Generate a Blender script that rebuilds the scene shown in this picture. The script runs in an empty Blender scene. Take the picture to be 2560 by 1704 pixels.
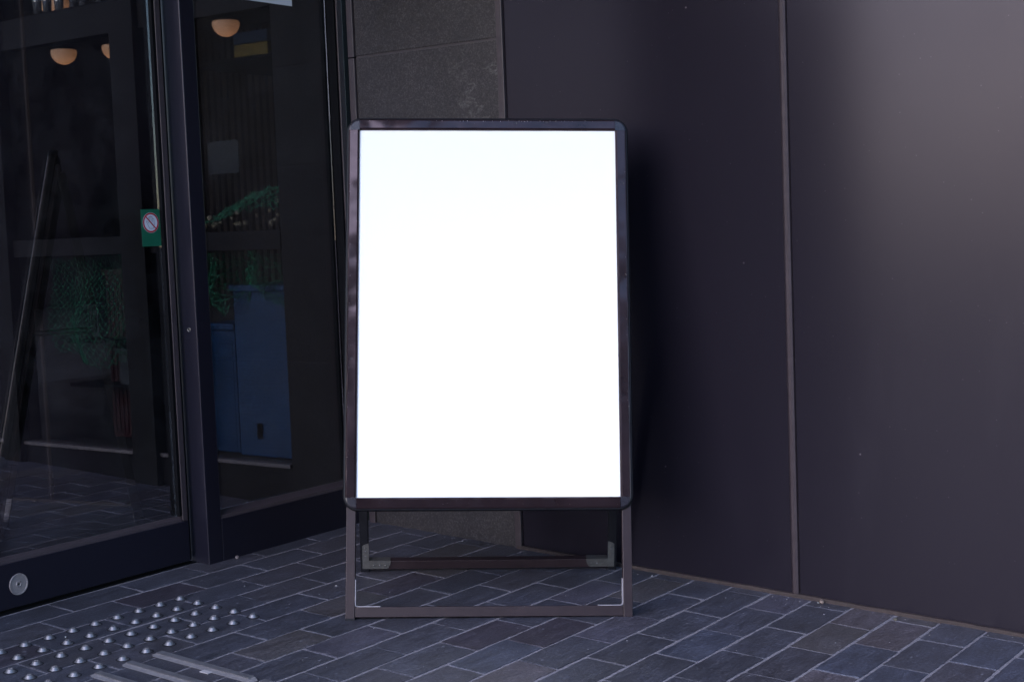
import bpy, bmesh, math, random
from mathutils import Matrix, Vector, noise
random.seed(7)
S = bpy.context.scene
COL = S.collection
R = math.radians

# ------------------------------------------------------------------ camera
cam_d = bpy.data.cameras.new("camera"); cam = bpy.data.objects.new("camera", cam_d); COL.objects.link(cam)
CB = Vector((2.6059677, -1.73835242, 0.82986821))
RB = ((0.80826454, 0.58758074, -0.03817479), (0.01448721, -0.08465769, -0.99630477), (-0.58864128, 0.80472477, -0.07693822))
m = Matrix(((RB[0][0], -RB[1][0], -RB[2][0], CB.x), (RB[0][1], -RB[1][1], -RB[2][1], CB.y), (RB[0][2], -RB[1][2], -RB[2][2], CB.z), (0, 0, 0, 1)))
cam.matrix_world = m
cam_d.sensor_width = 36; cam_d.lens = 3639.9 * 36 / 2560; cam_d.clip_start = .05; cam_d.clip_end = 500
S.camera = cam
S.render.resolution_x = 1024; S.render.resolution_y = 681

# ------------------------------------------------------------------ world, sun, exposure
W = bpy.data.worlds.new("World"); S.world = W; W.use_nodes = True
SUN_DIR = Vector((-0.12, -0.95, 0.34)).normalized()          # towards the sun
sky = W.node_tree.nodes.new("ShaderNodeTexSky"); sky.sky_type = 'NISHITA'; sky.sun_disc = False
sky.sun_elevation = math.asin(SUN_DIR.z); sky.sun_rotation = math.atan2(SUN_DIR.x, SUN_DIR.y)
sky.dust_density = 0.4; sky.air_density = 1.0; sky.ozone_density = 3.0
bg = W.node_tree.nodes["Background"]; bg.inputs[1].default_value = 0.15
W.node_tree.links.new(sky.outputs[0], bg.inputs[0])
sd = bpy.data.lights.new("sun", 'SUN'); sd.energy = 1.35; sd.angle = R(76); sd.color = (.95, .86, 1.0)
so = bpy.data.objects.new("sun", sd); COL.objects.link(so)
so.rotation_euler = (-SUN_DIR).to_track_quat('-Z', 'Y').to_euler()
S.view_settings.view_transform = 'Standard'; S.view_settings.look = 'None'
S.view_settings.exposure = 1.95; S.view_settings.gamma = 1

# pavement frame: it slopes 2.6 degrees against the upright walls
G = Matrix(((.998984231, 5.6e-5, .0450611, 0), (5.6e-5, .999996909, -.00248567, 0), (-.0450611, .00248567, .99898114, 0), (0, 0, 0, 1)))
def gz(x, y=0): return -.0451 * x + .0025 * y

# ------------------------------------------------------------------ helpers
def link(name, bm, mat, parent=None, mx=None, smooth=False):
    me = bpy.data.meshes.new(name); bmesh.ops.recalc_face_normals(bm, faces=bm.faces[:]); bm.to_mesh(me); bm.free()
    for mt in (mat if isinstance(mat, (list, tuple)) else [mat]): me.materials.append(mt)
    if smooth:
        for p in me.polygons: p.use_smooth = True
    o = bpy.data.objects.new(name, me); COL.objects.link(o)
    if parent: o.parent = parent
    if mx is not None: o.matrix_local = mx
    return o
def empty(name, loc=(0, 0, 0), mx=None):
    o = bpy.data.objects.new(name, None); COL.objects.link(o); o.empty_display_size = .1
    if mx is not None: o.matrix_world = mx
    else: o.location = loc
    return o
def tag(o, label, cat, group=None):
    o["label"] = label; o["category"] = cat
    if group: o["group"] = group
    return o
def box(bm, x0, x1, y0, y1, z0, z1, bev=0, seg=2, mi=0, mx=None):
    v = [bm.verts.new((x, y, z)) for x in (x0, x1) for y in (y0, y1) for z in (z0, z1)]
    f = [bm.faces.new([v[i] for i in q]) for q in ((0, 1, 3, 2), (4, 6, 7, 5), (0, 4, 5, 1), (2, 3, 7, 6), (0, 2, 6, 4), (1, 5, 7, 3))]
    for q in f: q.material_index = mi
    vs = v
    if bev:
        r = bmesh.ops.bevel(bm, geom=list({e for q in f for e in q.edges}), offset=bev, segments=seg, affect='EDGES', profile=.5)
        vs = list({x for q in r['faces'] for x in q.verts} | {x for x in v if x.is_valid})
        for q in r['faces']: q.material_index = mi
    if mx is not None:
        for x in {x for x in vs}: x.co = mx @ x.co
    return vs
def mbox(*a, **k):
    bm = bmesh.new(); box(bm, *a, **k); return bm
def prism(bm, pts, h0, h1, axes=((1, 0, 0), (0, 1, 0), (0, 0, 1)), org=(0, 0, 0)):
    ax = [Vector(a) for a in axes]; o = Vector(org)
    lo = [bm.verts.new(o + ax[0] * p[0] + ax[1] * p[1] + ax[2] * h0) for p in pts]
    hi = [bm.verts.new(o + ax[0] * p[0] + ax[1] * p[1] + ax[2] * h1) for p in pts]
    bm.faces.new(lo[::-1]); bm.faces.new(hi); n = len(pts)
    for i in range(n): bm.faces.new((lo[i], lo[(i + 1) % n], hi[(i + 1) % n], hi[i]))
def lathe(bm, prof, n=24, mx=Matrix.Identity(4), cap=True):
    rings = [[bm.verts.new(mx @ Vector((r * math.cos(2 * math.pi * k / n), r * math.sin(2 * math.pi * k / n), z))) for k in range(n)] for r, z in prof]
    for a, b in zip(rings, rings[1:]):
        for k in range(n): bm.faces.new((a[k], a[(k + 1) % n], b[(k + 1) % n], b[k]))
    if cap: bm.faces.new(rings[0][::-1]); bm.faces.new(rings[-1])
def seg(bm, a, b, r, n=4):
    a = Vector(a); b = Vector(b); d = (b - a)
    if d.length < 1e-6: return
    q = d.to_track_quat('Z', 'Y').to_matrix()
    ra = [bm.verts.new(a + q @ Vector((r * math.cos(2 * math.pi * k / n), r * math.sin(2 * math.pi * k / n), 0))) for k in range(n)]
    rb = [bm.verts.new(b + q @ Vector((r * math.cos(2 * math.pi * k / n), r * math.sin(2 * math.pi * k / n), 0))) for k in range(n)]
    for k in range(n): bm.faces.new((ra[k], ra[(k + 1) % n], rb[(k + 1) % n], rb[k]))
    bm.faces.new(ra[::-1]); bm.faces.new(rb)

# ------------------------------------------------------------------ materials
def new_mat(name):
    mt = bpy.data.materials.new(name); mt.use_nodes = True
    nt = mt.node_tree; return mt, nt, nt.nodes["Principled BSDF"], nt.nodes, nt.links
def noise_node(N, L, scale, detail=6, rough=.6, vec=None, dims=None):
    n = N.new("ShaderNodeTexNoise"); n.inputs["Scale"].default_value = scale; n.inputs["Detail"].default_value = detail; n.inputs["Roughness"].default_value = rough
    if vec: L.new(vec, n.inputs["Vector"])
    return n
def ramp(N, L, src, stops):
    r = N.new("ShaderNodeValToRGB"); e = r.color_ramp.elements
    while len(e) < len(stops): e.new(.5)
    for k, (p, c) in enumerate(stops): e[k].position = p; e[k].color = (c[0], c[1], c[2], 1) if isinstance(c, (tuple, list)) else (c, c, c, 1)
    L.new(src, r.inputs[0]); return r
def mixc(N, L, fac, a, b, mode='MIX'):
    x = N.new("ShaderNodeMix"); x.data_type = 'RGBA'; x.blend_type = mode
    for s, v in ((x.inputs[0], fac), (x.inputs[6], a), (x.inputs[7], b)):
        if hasattr(v, 'is_output') or isinstance(v, bpy.types.NodeSocket): L.new(v, s)
        elif isinstance(v, (tuple, list)): s.default_value = (*v[:3], 1)
        else: s.default_value = v
    return x.outputs[2]
def coord(N, L, scale=None, which="Object"):
    t = N.new("ShaderNodeTexCoord")
    if not scale: return t.outputs[which]
    mp = N.new("ShaderNodeMapping"); mp.inputs["Scale"].default_value = scale; L.new(t.outputs[which], mp.inputs[0]); return mp.outputs[0]
def simple(name, col, rough=.5, metal=0, var=.25, scale=30, bump=.0, spec=.5, specks=0):
    mt, nt, P, N, L = new_mat(name); c = coord(N, L)
    n = noise_node(N, L, scale, 6, .65, c)
    lo = [x * (1 - var) for x in col]; hi = [min(1, x * (1 + var)) for x in col]
    out = ramp(N, L, n.outputs[0], [(.3, lo), (.7, hi)]).outputs[0]
    if specks:
        v = N.new("ShaderNodeTexVoronoi"); v.inputs["Scale"].default_value = specks; L.new(c, v.inputs["Vector"])
        n2 = noise_node(N, L, specks * .13, 3, .5, c)
        mth = N.new("ShaderNodeMath"); mth.operation = 'MULTIPLY'
        r1 = ramp(N, L, v.outputs[0], [(.06, 1), (.12, 0)]); r2 = ramp(N, L, n2.outputs[0], [(.62, 0), (.68, 1)])
        L.new(r1.outputs[0], mth.inputs[0]); L.new(r2.outputs[0], mth.inputs[1])
        out = mixc(N, L, mth.outputs[0], out, (.35, .33, .36))
    L.new(out, P.inputs["Base Color"])
    rr = ramp(N, L, n.outputs[0], [(.2, max(0, rough - .06)), (.8, min(1, rough + .06))]); L.new(rr.outputs[0], P.inputs["Roughness"])
    P.inputs["Metallic"].default_value = metal; P.inputs["Specular IOR Level"].default_value = spec
    if bump:
        b = N.new("ShaderNodeBump"); b.inputs["Strength"].default_value = bump; b.inputs["Distance"].default_value = .002
        L.new(n.outputs[0], b.inputs["Height"]); L.new(b.outputs[0], P.inputs["Normal"])
    return mt
def wall_metal(name, col, rough, metal, wave=.0, dust=True, spec=.8, aniso=0, arot=0):
    mt, nt, P, N, L = new_mat(name); c = coord(N, L)
    n = noise_node(N, L, 1.7, 4, .5, c)
    out = ramp(N, L, n.outputs[0], [(.3, [x * .97 for x in col]), (.7, [x * 1.03 for x in col])]).outputs[0]
    if dust:
        v = N.new("ShaderNodeTexVoronoi"); v.inputs["Scale"].default_value = 22; L.new(c, v.inputs["Vector"])
        sep = N.new("ShaderNodeSeparateColor"); L.new(v.outputs["Color"], sep.inputs[0])
        r1 = ramp(N, L, v.outputs["Distance"], [(.035, 1), (.06, 0)]); r2 = ramp(N, L, sep.outputs[0], [(.86, 0), (.9, 1)])
        mth = N.new("ShaderNodeMath"); mth.operation = 'MULTIPLY'; L.new(r1.outputs[0], mth.inputs[0]); L.new(r2.outputs[0], mth.inputs[1])
        m2 = N.new("ShaderNodeMath"); m2.operation = 'MULTIPLY'; L.new(mth.outputs[0], m2.inputs[0]); m2.inputs[1].default_value = .6
        out = mixc(N, L, m2.outputs[0], out, (.22, .19, .2))
        ns_ = noise_node(N, L, 1, 6, .7, coord(N, L, (5, 5, 1.1))); out = mixc(N, L, ramp(N, L, ns_.outputs[0], [(.56, 0), (.80, .10)]).outputs[0], out, (.05, .045, .055))
        v3 = N.new("ShaderNodeTexVoronoi"); v3.inputs["Scale"].default_value = 85; L.new(c, v3.inputs["Vector"]); s3 = N.new("ShaderNodeSeparateColor"); L.new(v3.outputs["Color"], s3.inputs[0])
        m4 = N.new("ShaderNodeMath"); m4.operation = 'MULTIPLY'; L.new(ramp(N, L, v3.outputs["Distance"], [(.08, 1), (.14, 0)]).outputs[0], m4.inputs[0]); L.new(ramp(N, L, s3.outputs[0], [(.90, 0), (.97, .5)]).outputs[0], m4.inputs[1])
        out = mixc(N, L, m4.outputs[0], out, (.09, .08, .09))
    L.new(out, P.inputs["Base Color"])
    n3 = noise_node(N, L, 6, 5, .6, c)
    rr = ramp(N, L, n3.outputs[0], [(.25, rough - .008), (.75, rough + .012)]); L.new(rr.outputs[0], P.inputs["Roughness"])
    P.inputs["Metallic"].default_value = metal; P.inputs["Specular IOR Level"].default_value = spec
    P.inputs["Specular Tint"].default_value = (.98, .88, .99, 1); P.inputs["Anisotropic"].default_value = aniso; cx = N.new("ShaderNodeCombineXYZ"); cx.inputs[0].default_value = 1; L.new(cx.outputs[0], P.inputs["Tangent"]); P.inputs["Anisotropic Rotation"].default_value = arot
    n4 = noise_node(N, L, 900, 2, .5, c)
    b = N.new("ShaderNodeBump"); b.inputs["Strength"].default_value = .004; b.inputs["Distance"].default_value = .0001; L.new(n4.outputs[0], b.inputs["Height"])
    b2 = N.new("ShaderNodeBump"); b2.inputs["Strength"].default_value = .10; b2.inputs["Distance"].default_value = .01
    n5 = noise_node(N, L, 1.0, 0, .4, coord(N, L, (1.6, 1, .35))); L.new(n5.outputs[0], b2.inputs["Height"]); L.new(b.outputs[0], b2.inputs["Normal"])
    L.new(b2.outputs[0], P.inputs["Normal"])
    return mt
def glass(name, f0=.05, tint=(.72, .75, .78), streak=None, k=1.0):
    mt, nt, P, N, L = new_mat(name); N.remove(P); out = N["Material Output"]
    lw = N.new("ShaderNodeLayerWeight"); lw.inputs[0].default_value = .5
    p5 = N.new("ShaderNodeMath"); p5.operation = 'POWER'; p5.inputs[1].default_value = 5; L.new(lw.outputs["Facing"], p5.inputs[0])
    ma = N.new("ShaderNodeMath"); ma.operation = 'MULTIPLY_ADD'; ma.inputs[1].default_value = (1 - f0) * k; ma.inputs[2].default_value = f0; L.new(p5.outputs[0], ma.inputs[0])
    t = N.new("ShaderNodeBsdfTransparent"); t.inputs[0].default_value = (*tint, 1)
    g = N.new("ShaderNodeBsdfGlossy"); g.inputs["Roughness"].default_value = .0
    mx = N.new("ShaderNodeMixShader"); L.new(ma.outputs[0], mx.inputs[0]); L.new(t.outputs[0], mx.inputs[1]); L.new(g.outputs[0], mx.inputs[2])
    c = coord(N, L); d = N.new("ShaderNodeBsdfDiffuse"); d.inputs[0].default_value = (.5, .5, .52, 1)
    n = noise_node(N, L, 9, 8, .75, c); n2 = noise_node(N, L, 350, 3, .6, c)
    r = ramp(N, L, n.outputs[0], [(.45, .0), (.8, .02)]); r2 = ramp(N, L, n2.outputs[0], [(.66, 0), (.74, .10)])
    add = N.new("ShaderNodeMath"); add.operation = 'ADD'; L.new(r.outputs[0], add.inputs[0]); L.new(r2.outputs[0], add.inputs[1])
    fac = add.outputs[0]
    if streak:
        sx = N.new("ShaderNodeSeparateXYZ"); L.new(c, sx.inputs[0])
        n6 = noise_node(N, L, 260, 4, .7, c)
        nb = ramp(N, L, sx.outputs[1], [(streak[0] - .03, 0), (streak[0], 1), (streak[0] + .015, .8), (streak[0] + .05, 0)])  # pale mottled streak in a vertical band of the pane
        mm = N.new("ShaderNodeMath"); mm.operation = 'MULTIPLY'; L.new(nb.outputs[0], mm.inputs[0])
        r6 = ramp(N, L, n6.outputs[0], [(.3, streak[1] * .5), (.75, streak[1] * 1.8)]); L.new(r6.outputs[0], mm.inputs[1])
        a2 = N.new("ShaderNodeMath"); a2.operation = 'ADD'; L.new(fac, a2.inputs[0]); L.new(mm.outputs[0], a2.inputs[1]); fac = a2.outputs[0]
    m3 = N.new("ShaderNodeMixShader"); L.new(fac, m3.inputs[0]); L.new(mx.outputs[0], m3.inputs[1]); L.new(d.outputs[0], m3.inputs[2])
    L.new(m3.outputs[0], out.inputs[0]); return mt
def emit(name, col, st):
    mt, nt, P, N, L = new_mat(name); P.inputs["Base Color"].default_value = (.6, .5, .4, 1)
    P.inputs["Emission Color"].default_value = (*col, 1); P.inputs["Emission Strength"].default_value = st; return mt

# slate pavers: tone per paver from a mesh attribute, grain from noise
def paver_mat():
    mt, nt, P, N, L = new_mat("slate_paver"); c = coord(N, L)
    at = N.new("ShaderNodeAttribute"); at.attribute_name = "tone"
    ns = noise_node(N, L, 14, 8, .7, coord(N, L, (3, .8, 1)))
    nf = noise_node(N, L, 420, 4, .7, c)
    nl = noise_node(N, L, 5, 5, .6, c); ng = noise_node(N, L, 150, 6, .8, c)
    a = mixc(N, L, 1, at.outputs[0], ramp(N, L, ns.outputs[0], [(.25, .55), (.75, 1.5)]).outputs[0], 'MULTIPLY')
    a = mixc(N, L, 1, a, ramp(N, L, nf.outputs[0], [(.3, .72), (.5, 1.0), (.72, 1.55)]).outputs[0], 'MULTIPLY')
    a = mixc(N, L, 1, a, ramp(N, L, ng.outputs[0], [(.34, .5), (.5, .95), (.66, 1.75)]).outputs[0], "MULTIPLY")
    a = mixc(N, L, 1, a, ramp(N, L, nl.outputs[0], [(.3, (.85, .83, .80)), (.7, (1.12, 1.14, 1.22))]).outputs[0], 'MULTIPLY')
    v = N.new("ShaderNodeTexVoronoi"); v.inputs["Scale"].default_value = 60; L.new(coord(N, L, (1, .55, 1)), v.inputs["Vector"])
    sep = N.new("ShaderNodeSeparateColor"); L.new(v.outputs["Color"], sep.inputs[0])
    nd = noise_node(N, L, 90, 4, .8, c)
    dd = N.new("ShaderNodeMath"); dd.operation = 'MULTIPLY_ADD'; dd.inputs[1].default_value = .35; L.new(nd.outputs[0], dd.inputs[0]); L.new(v.outputs["Distance"], dd.inputs[2])
    r1 = ramp(N, L, dd.outputs[0], [(.27, 1), (.36, 0)]); r2 = ramp(N, L, sep.outputs[0], [(.80, 0), (.95, .8)])
    mm = N.new("ShaderNodeMath"); mm.operation = 'MULTIPLY'; L.new(r1.outputs[0], mm.inputs[0]); L.new(r2.outputs[0], mm.inputs[1])
    a = mixc(N, L, mm.outputs[0], a, (.19, .19, .22))
    nw = noise_node(N, L, 8, 9, .8, c)
    a = mixc(N, L, ramp(N, L, nw.outputs[0], [(.62, 0), (.82, .4)]).outputs[0], a, (.12, .125, .15))
    L.new(a, P.inputs["Base Color"])
    L.new(ramp(N, L, ns.outputs[0], [(.2, .30), (.8, .52)]).outputs[0], P.inputs["Roughness"])
    b = N.new("ShaderNodeBump"); b.inputs["Strength"].default_value = .5; b.inputs["Distance"].default_value = .0012
    L.new(nf.outputs[0], b.inputs["Height"])
    b2 = N.new("ShaderNodeBump"); b2.inputs["Strength"].default_value = .5; b2.inputs["Distance"].default_value = .004
    L.new(ns.outputs[0], b2.inputs["Height"]); L.new(b.outputs[0], b2.inputs["Normal"]); L.new(b2.outputs[0], P.inputs["Normal"])
    return mt
M_PAVER = paver_mat()
M_MORTAR = simple("mortar", (.20, .185, .205), .9, 0, .5, 160, .6)
M_ASPH = simple("asphalt", (.05, .05, .053), .9, 0, .3, 60, .4)
M_WALL = wall_metal("dark_satin_panel", (.0122, .0103, .0155), .21, .0, spec=.175, aniso=.7, arot=.25)
M_FRAME = wall_metal("dark_frame_metal", (.011, .0105, .018), .33, .0, dust=False, spec=.35)
M_BROWN = simple("bronze_strip", (.050, .038, .043), .45, .0, .15, 50, 0, .3)
M_SEALANT = simple("brown_sealant", (.034, .022, .021), .7, 0, .4, 80, .4)
M_BLACK = simple("black_gasket", (.004, .004, .005), .7, 0, .2, 40, 0, .08)
M_GLASS = glass("door_glass", .18, (.52, .52, .54))
M_GLASS2 = glass("fixed_glass", .11, (.47, .47, .50), streak=(-.150, .04))
M_GLASS3 = glass("inner_glass", .0, (.80, .82, .82), k=.05)
M_STEEL = simple("stainless", (.22, .215, .235), .48, .75, .15, 120)
M_ZINC = simple("bracket_steel", (.15, .145, .14), .4, .7, .2, 90)
M_SIGN = simple("bronze_anodised_frame", (.034, .020, .024), .15, .5, .25, 9, .0, specks=240)
M_LEG = simple("bronze_anodised_leg", (.024, .0130, .0165), .45, .25, .12, 25, specks=240)
def wavy(mt, sc=(7, 7, 7), d=.006, st=.35):
    N, L = mt.node_tree.nodes, mt.node_tree.links; P = N["Principled BSDF"]
    n = noise_node(N, L, 1, 2, .5, coord(N, L, sc)); b = N.new("ShaderNodeBump"); b.inputs["Strength"].default_value = st; b.inputs["Distance"].default_value = d
    L.new(n.outputs[0], b.inputs["Height"]); L.new(b.outputs[0], P.inputs["Normal"])
wavy(M_SIGN, (9, 9, 9), .009, .6)
M_RIM = simple("black_plastic_rim", (.007, .007, .010), .5, 0, .2, 40, 0, .2)
M_POSTER = simple("white_poster", (.93, .93, .93), .6, 0, .004, 3, 0, .2)
M_DARKIN = simple("dark_interior", (.012, .009, .008), .8, 0, .3, 3)
M_INFR = simple("inner_frame_paint", (.0022, .002, .0025), .7, 0, .2, 12, 0, .15)

def stone_mat():
    mt, nt, P, N, L = new_mat("dark_granite"); c = coord(N, L)
    n1 = noise_node(N, L, 260, 5, .75, c); n2 = noise_node(N, L, 7, 6, .7, c)
    a = ramp(N, L, n1.outputs[0], [(.3, (.006, .0049, .0054)), (.5, (.0185, .0148, .0162)), (.74, (.088, .072, .078))]).outputs[0]
    a = mixc(N, L, 1, a, ramp(N, L, n2.outputs[0], [(.3, .75), (.7, 1.25)]).outputs[0], 'MULTIPLY')
    n3 = noise_node(N, L, 2.6, 9, .62, coord(N, L, (1.0, 1, 1.9)))
    vein = ramp(N, L, n3.outputs[0], [(.487, 0), (.5, .6), (.511, 0)])
    n4 = noise_node(N, L, 90, 3, .6, c); vv = N.new("ShaderNodeMath"); vv.operation = 'MULTIPLY'
    n5 = noise_node(N, L, 2.2, 2, .5, c); nm = ramp(N, L, n5.outputs[0], [(.50, 0), (.60, 1)])
    v2 = N.new("ShaderNodeMath"); v2.operation = 'MULTIPLY'; L.new(nm.outputs[0], v2.inputs[0]); L.new(vein.outputs[0], v2.inputs[1])
    L.new(v2.outputs[0], vv.inputs[0]); L.new(ramp(N, L, n4.outputs[0], [(.35, .2), (.65, 1)]).outputs[0], vv.inputs[1])
    a = mixc(N, L, vv.outputs[0], a, (.12, .11, .11))
    L.new(a, P.inputs["Base Color"]); P.inputs["Roughness"].default_value = .62
    b = N.new("ShaderNodeBump"); b.inputs["Strength"].default_value = .6; b.inputs["Distance"].default_value = .0015
    L.new(n1.outputs[0], b.inputs["Height"])
    b2 = N.new("ShaderNodeBump"); b2.inputs["Strength"].default_value = .6; b2.inputs["Distance"].default_value = .006
    L.new(n3.outputs[0], b2.inputs["Height"]); L.new(b.outputs[0], b2.inputs["Normal"]); L.new(b2.outputs[0], P.inputs["Normal"])
    return mt
M_STONE = stone_mat()

# ------------------------------------------------------------------ street sheet and slate pavement
def street():
    bm = bmesh.new(); xs = [-120, -60, -30, -12, -6, -3, 0, 3, 6, 12, 30, 60, 120]; ys = [-120, -60, -30, -12, -6, -3, 0, 3, 30, 60, 120]
    zf = lambda x: -.0451 * max(-6, min(6, x)) - .03
    g = [[bm.verts.new((x, y, zf(x))) for y in ys] for x in xs]
    for i in range(len(xs) - 1):
        for j in range(len(ys) - 1): bm.faces.new((g[i][j], g[i + 1][j], g[i + 1][j + 1], g[i][j + 1]))
    o = link("street", bm, M_ASPH); o["kind"] = "structure"
street()
DX, X0, LY = .101281, -.12067, .2006
TONE = dict(brown=(.062, .053, .058), grey=(.054, .051, .065), dbrown=(.037, .032, .040), blue=(.045, .048, .064))
SPEC = {(14, 5): 'brown', (15, 4): 'brown', (15, 2): 'brown', (10, 1): 'brown', (6, 1): 'grey', (8, 4): 'grey', (10, 3): 'grey', (12, 5): 'grey',
        (1, -2): 'dbrown', (8, 2): 'dbrown', (0, 1): 'dbrown', (9, 2): 'dbrown', (4, 3): 'dbrown', (18, 4): 'blue', (16, 3): 'blue', (12, 3): 'blue', (17, 4): 'blue', (9, 1): 'blue', (15, 3): 'blue'}
def pavement():
    bm = bmesh.new(); lay = bm.loops.layers.float_color.new("tone")
    zm = bm.verts.new
    q = [bm.verts.new(p) for p in ((-2.3, -3.3, -.0013), (5.3, -3.3, -.0013), (5.3, 1.345, -.0013), (-2.3, 1.345, -.0013))]
    f = bm.faces.new(q); f.material_index = 1
    rng = random.Random(3)
    for r in range(-21, 52):
        y0 = .18 if r % 2 == 0 else .277
        for n in range(-18, 7):
            ya = y0 + n * LY; yb = ya + LY; xa = X0 + r * DX; xb = xa + DX
            if yb > 1.345 and ya > 1.32: continue
            yb = min(yb, 1.338)
            if ya < -3.3: continue
            near = -.6 < xa < 3.0 and ya > -1.6
            j = lambda s=.0012: rng.uniform(-s, s)
            gx, gy = .0026 + abs(j(.0010)), .0018 + abs(j(.0010))
            if rng.random() < .2: gy *= .6
            c = [(xa + gx + j(), ya + gy + j()), (xb - gx + j(), ya + gy + j()), (xb - gx + j(), yb - gy + j()), (xa + gx + j(), yb - gy + j())]
            pts = []; step = .012 if near else .1
            for k in range(4):
                a = Vector(c[k]).to_3d(); b = Vector(c[(k + 1) % 4]).to_3d(); L_ = (b - a).length; m_ = max(1, int(L_ / step))
                d = (b - a) / L_; nrm = Vector((d.y, -d.x, 0))
                for s in range(m_):
                    t = s / m_; p = a.lerp(b, t)
                    if near and s: p += nrm * (noise.noise(p * 55 + Vector((r * 3.1, n * 1.7, k))) * .0026 + noise.noise(p * 160) * .0008)
                    elif near: p -= (nrm + Vector((0, 0, 0))) * .0012
                    pts.append(p)
            ctr = sum(pts, Vector()) / len(pts); dz = j(.0007); tx, ty = j(.006), j(.004)
            zt = lambda p: dz + (p.x - ctr.x) * tx + (p.y - ctr.y) * ty
            rings = []
            for ins, h in ((0, -.006), (0, -.0012), (.0012, -.0001)):
                rg = []
                for p in pts:
                    d = (ctr - p); e = Vector((math.copysign(min(abs(d.x), ins), d.x), math.copysign(min(abs(d.y), ins), d.y), 0))
                    rg.append(bm.verts.new((p.x + e.x, p.y + e.y, h + zt(p))))
                rings.append(rg)
            t = TONE.get(SPEC.get((r, n))); t = t and tuple(x * 1.25 for x in t)
            if t is None:
                b_ = rng.uniform(.047, .060); w = rng.random()
                t = (b_ * .97, b_ * .97, b_ * 1.20) if w < .72 else (b_ * 1.04, b_ * .99, b_ * 1.18) if w < .95 else (b_ * 1.2, b_ * 1.08, b_ * 1.12)
            fs = []
            for A, B in zip(rings, rings[1:]):
                for k in range(len(A)): fs.append(bm.faces.new((A[k], A[(k + 1) % len(A)], B[(k + 1) % len(A)], B[k])))
            fs.append(bm.faces.new(rings[-1]))
            for f in fs:
                for l in f.loops: l[lay] = (*t, 1)
    me = bpy.data.meshes.new("pavement"); bm.to_mesh(me); bm.free(); me.materials.append(M_PAVER); me.materials.append(M_MORTAR)
    o = bpy.data.objects.new("pavement", me); COL.objects.link(o); o.matrix_world = G; o["kind"] = "structure"
pavement()

# ------------------------------------------------------------------ tactile studs and bars (in the pavement frame)
def stud_mesh():
    bm = bmesh.new()
    lathe(bm, [(.0118, .0), (.0116, .0007), (.0100, .0010), (.0066, .0070), (.0060, .0075), (.0030, .0075)], 24)
    for k in range(7):
        a = k * 2 * math.pi / 6; r = 0 if k == 6 else .0033
        lathe(bm, [(.0010, .0073), (.0006, .0082)], 6, Matrix.Translation((r * math.cos(a), r * math.sin(a), 0)))
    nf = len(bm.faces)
    lathe(bm, [(.0119, .0009), (.0150, .0007)], 24, cap=False)  # flat dark ring around the stud base, second material
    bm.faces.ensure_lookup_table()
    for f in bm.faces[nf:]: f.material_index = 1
    me = bpy.data.meshes.new("tactile_stud"); bmesh.ops.recalc_face_normals(bm, faces=bm.faces[:]); bm.to_mesh(me); bm.free(); me.materials.append(M_STEEL); me.materials.append(simple("stud_dark_ring", (.016, .015, .018), .7, 0, .5, 300))
    return me
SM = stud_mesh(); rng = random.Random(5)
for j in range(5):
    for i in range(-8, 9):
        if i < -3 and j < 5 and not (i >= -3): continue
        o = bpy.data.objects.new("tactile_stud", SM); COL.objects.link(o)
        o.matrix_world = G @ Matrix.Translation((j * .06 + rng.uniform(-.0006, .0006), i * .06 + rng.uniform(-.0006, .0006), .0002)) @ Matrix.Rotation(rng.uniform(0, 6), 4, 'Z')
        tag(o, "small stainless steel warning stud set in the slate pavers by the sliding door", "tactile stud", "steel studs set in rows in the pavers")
def bar(x0, x1, yc, lab):
    bm = bmesh.new(); w = .0135; h = .0052; n = 0
    # ridged top between two plain chamfers
    prof = [(-w, 0), (-w, .0008), (-w + .0085, h * .8), (w - .004, h), (w, .0008), (w, 0)]
    L_ = x1 - x0
    def ring(x, s): return [bm.verts.new((x, yc + p[0] * s, p[1] * (s if p[1] > .001 else 1))) for p in prof]
    rs = [ring(x0, .12 if False else .55), ring(x0 + .010, 1), ring(x1 - .010, 1), ring(x1, .55)]
    for v in rs[0] + rs[3]: v.co.z *= .15
    for A, B in zip(rs, rs[1:]):
        for k in range(len(prof) - 1): bm.faces.new((A[k], A[k + 1], B[k + 1], B[k]))
    bm.faces.new(rs[0]); bm.faces.new(rs[-1][::-1])
    x = x0 + .012
    while x < x1 - .012:
        box(bm, x, x + .0019, yc - w + .0075, yc + w - .004, h * .75, h + .0016); x += .0042
    o = link("tactile_bar", bm, M_BARS, mx=G @ Matrix.Translation((0, 0, .0006)))
    tag(o, lab, "tactile bar", "ribbed steel guide bars on the pavers"); return o
M_BARS = simple("bar_steel", (.29, .275, .29), .40, .5, .15, 60)
bar(.264, .556, .181, "longest visible ribbed steel guide bar, the one nearest the warning studs' far edge")
bar(.264, .556, .104, "ribbed steel guide bar lying in the middle of the three")
bar(.264, .556, .027, "ribbed steel guide bar at the bottom edge of the photo, lowest of the three")
bar(.562, .850, .181, "short end of a ribbed steel guide bar following the longest one end to end")
t = link("metal_tab", mbox(.425, .449, .157, .170, .0006, .0022, bev=.0005), simple("pale_tab", (.42, .39, .40), .6), mx=G @ Matrix.Identity(4))
tag(t, "small pale square tab against the side of the longest guide bar", "tab")

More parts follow.
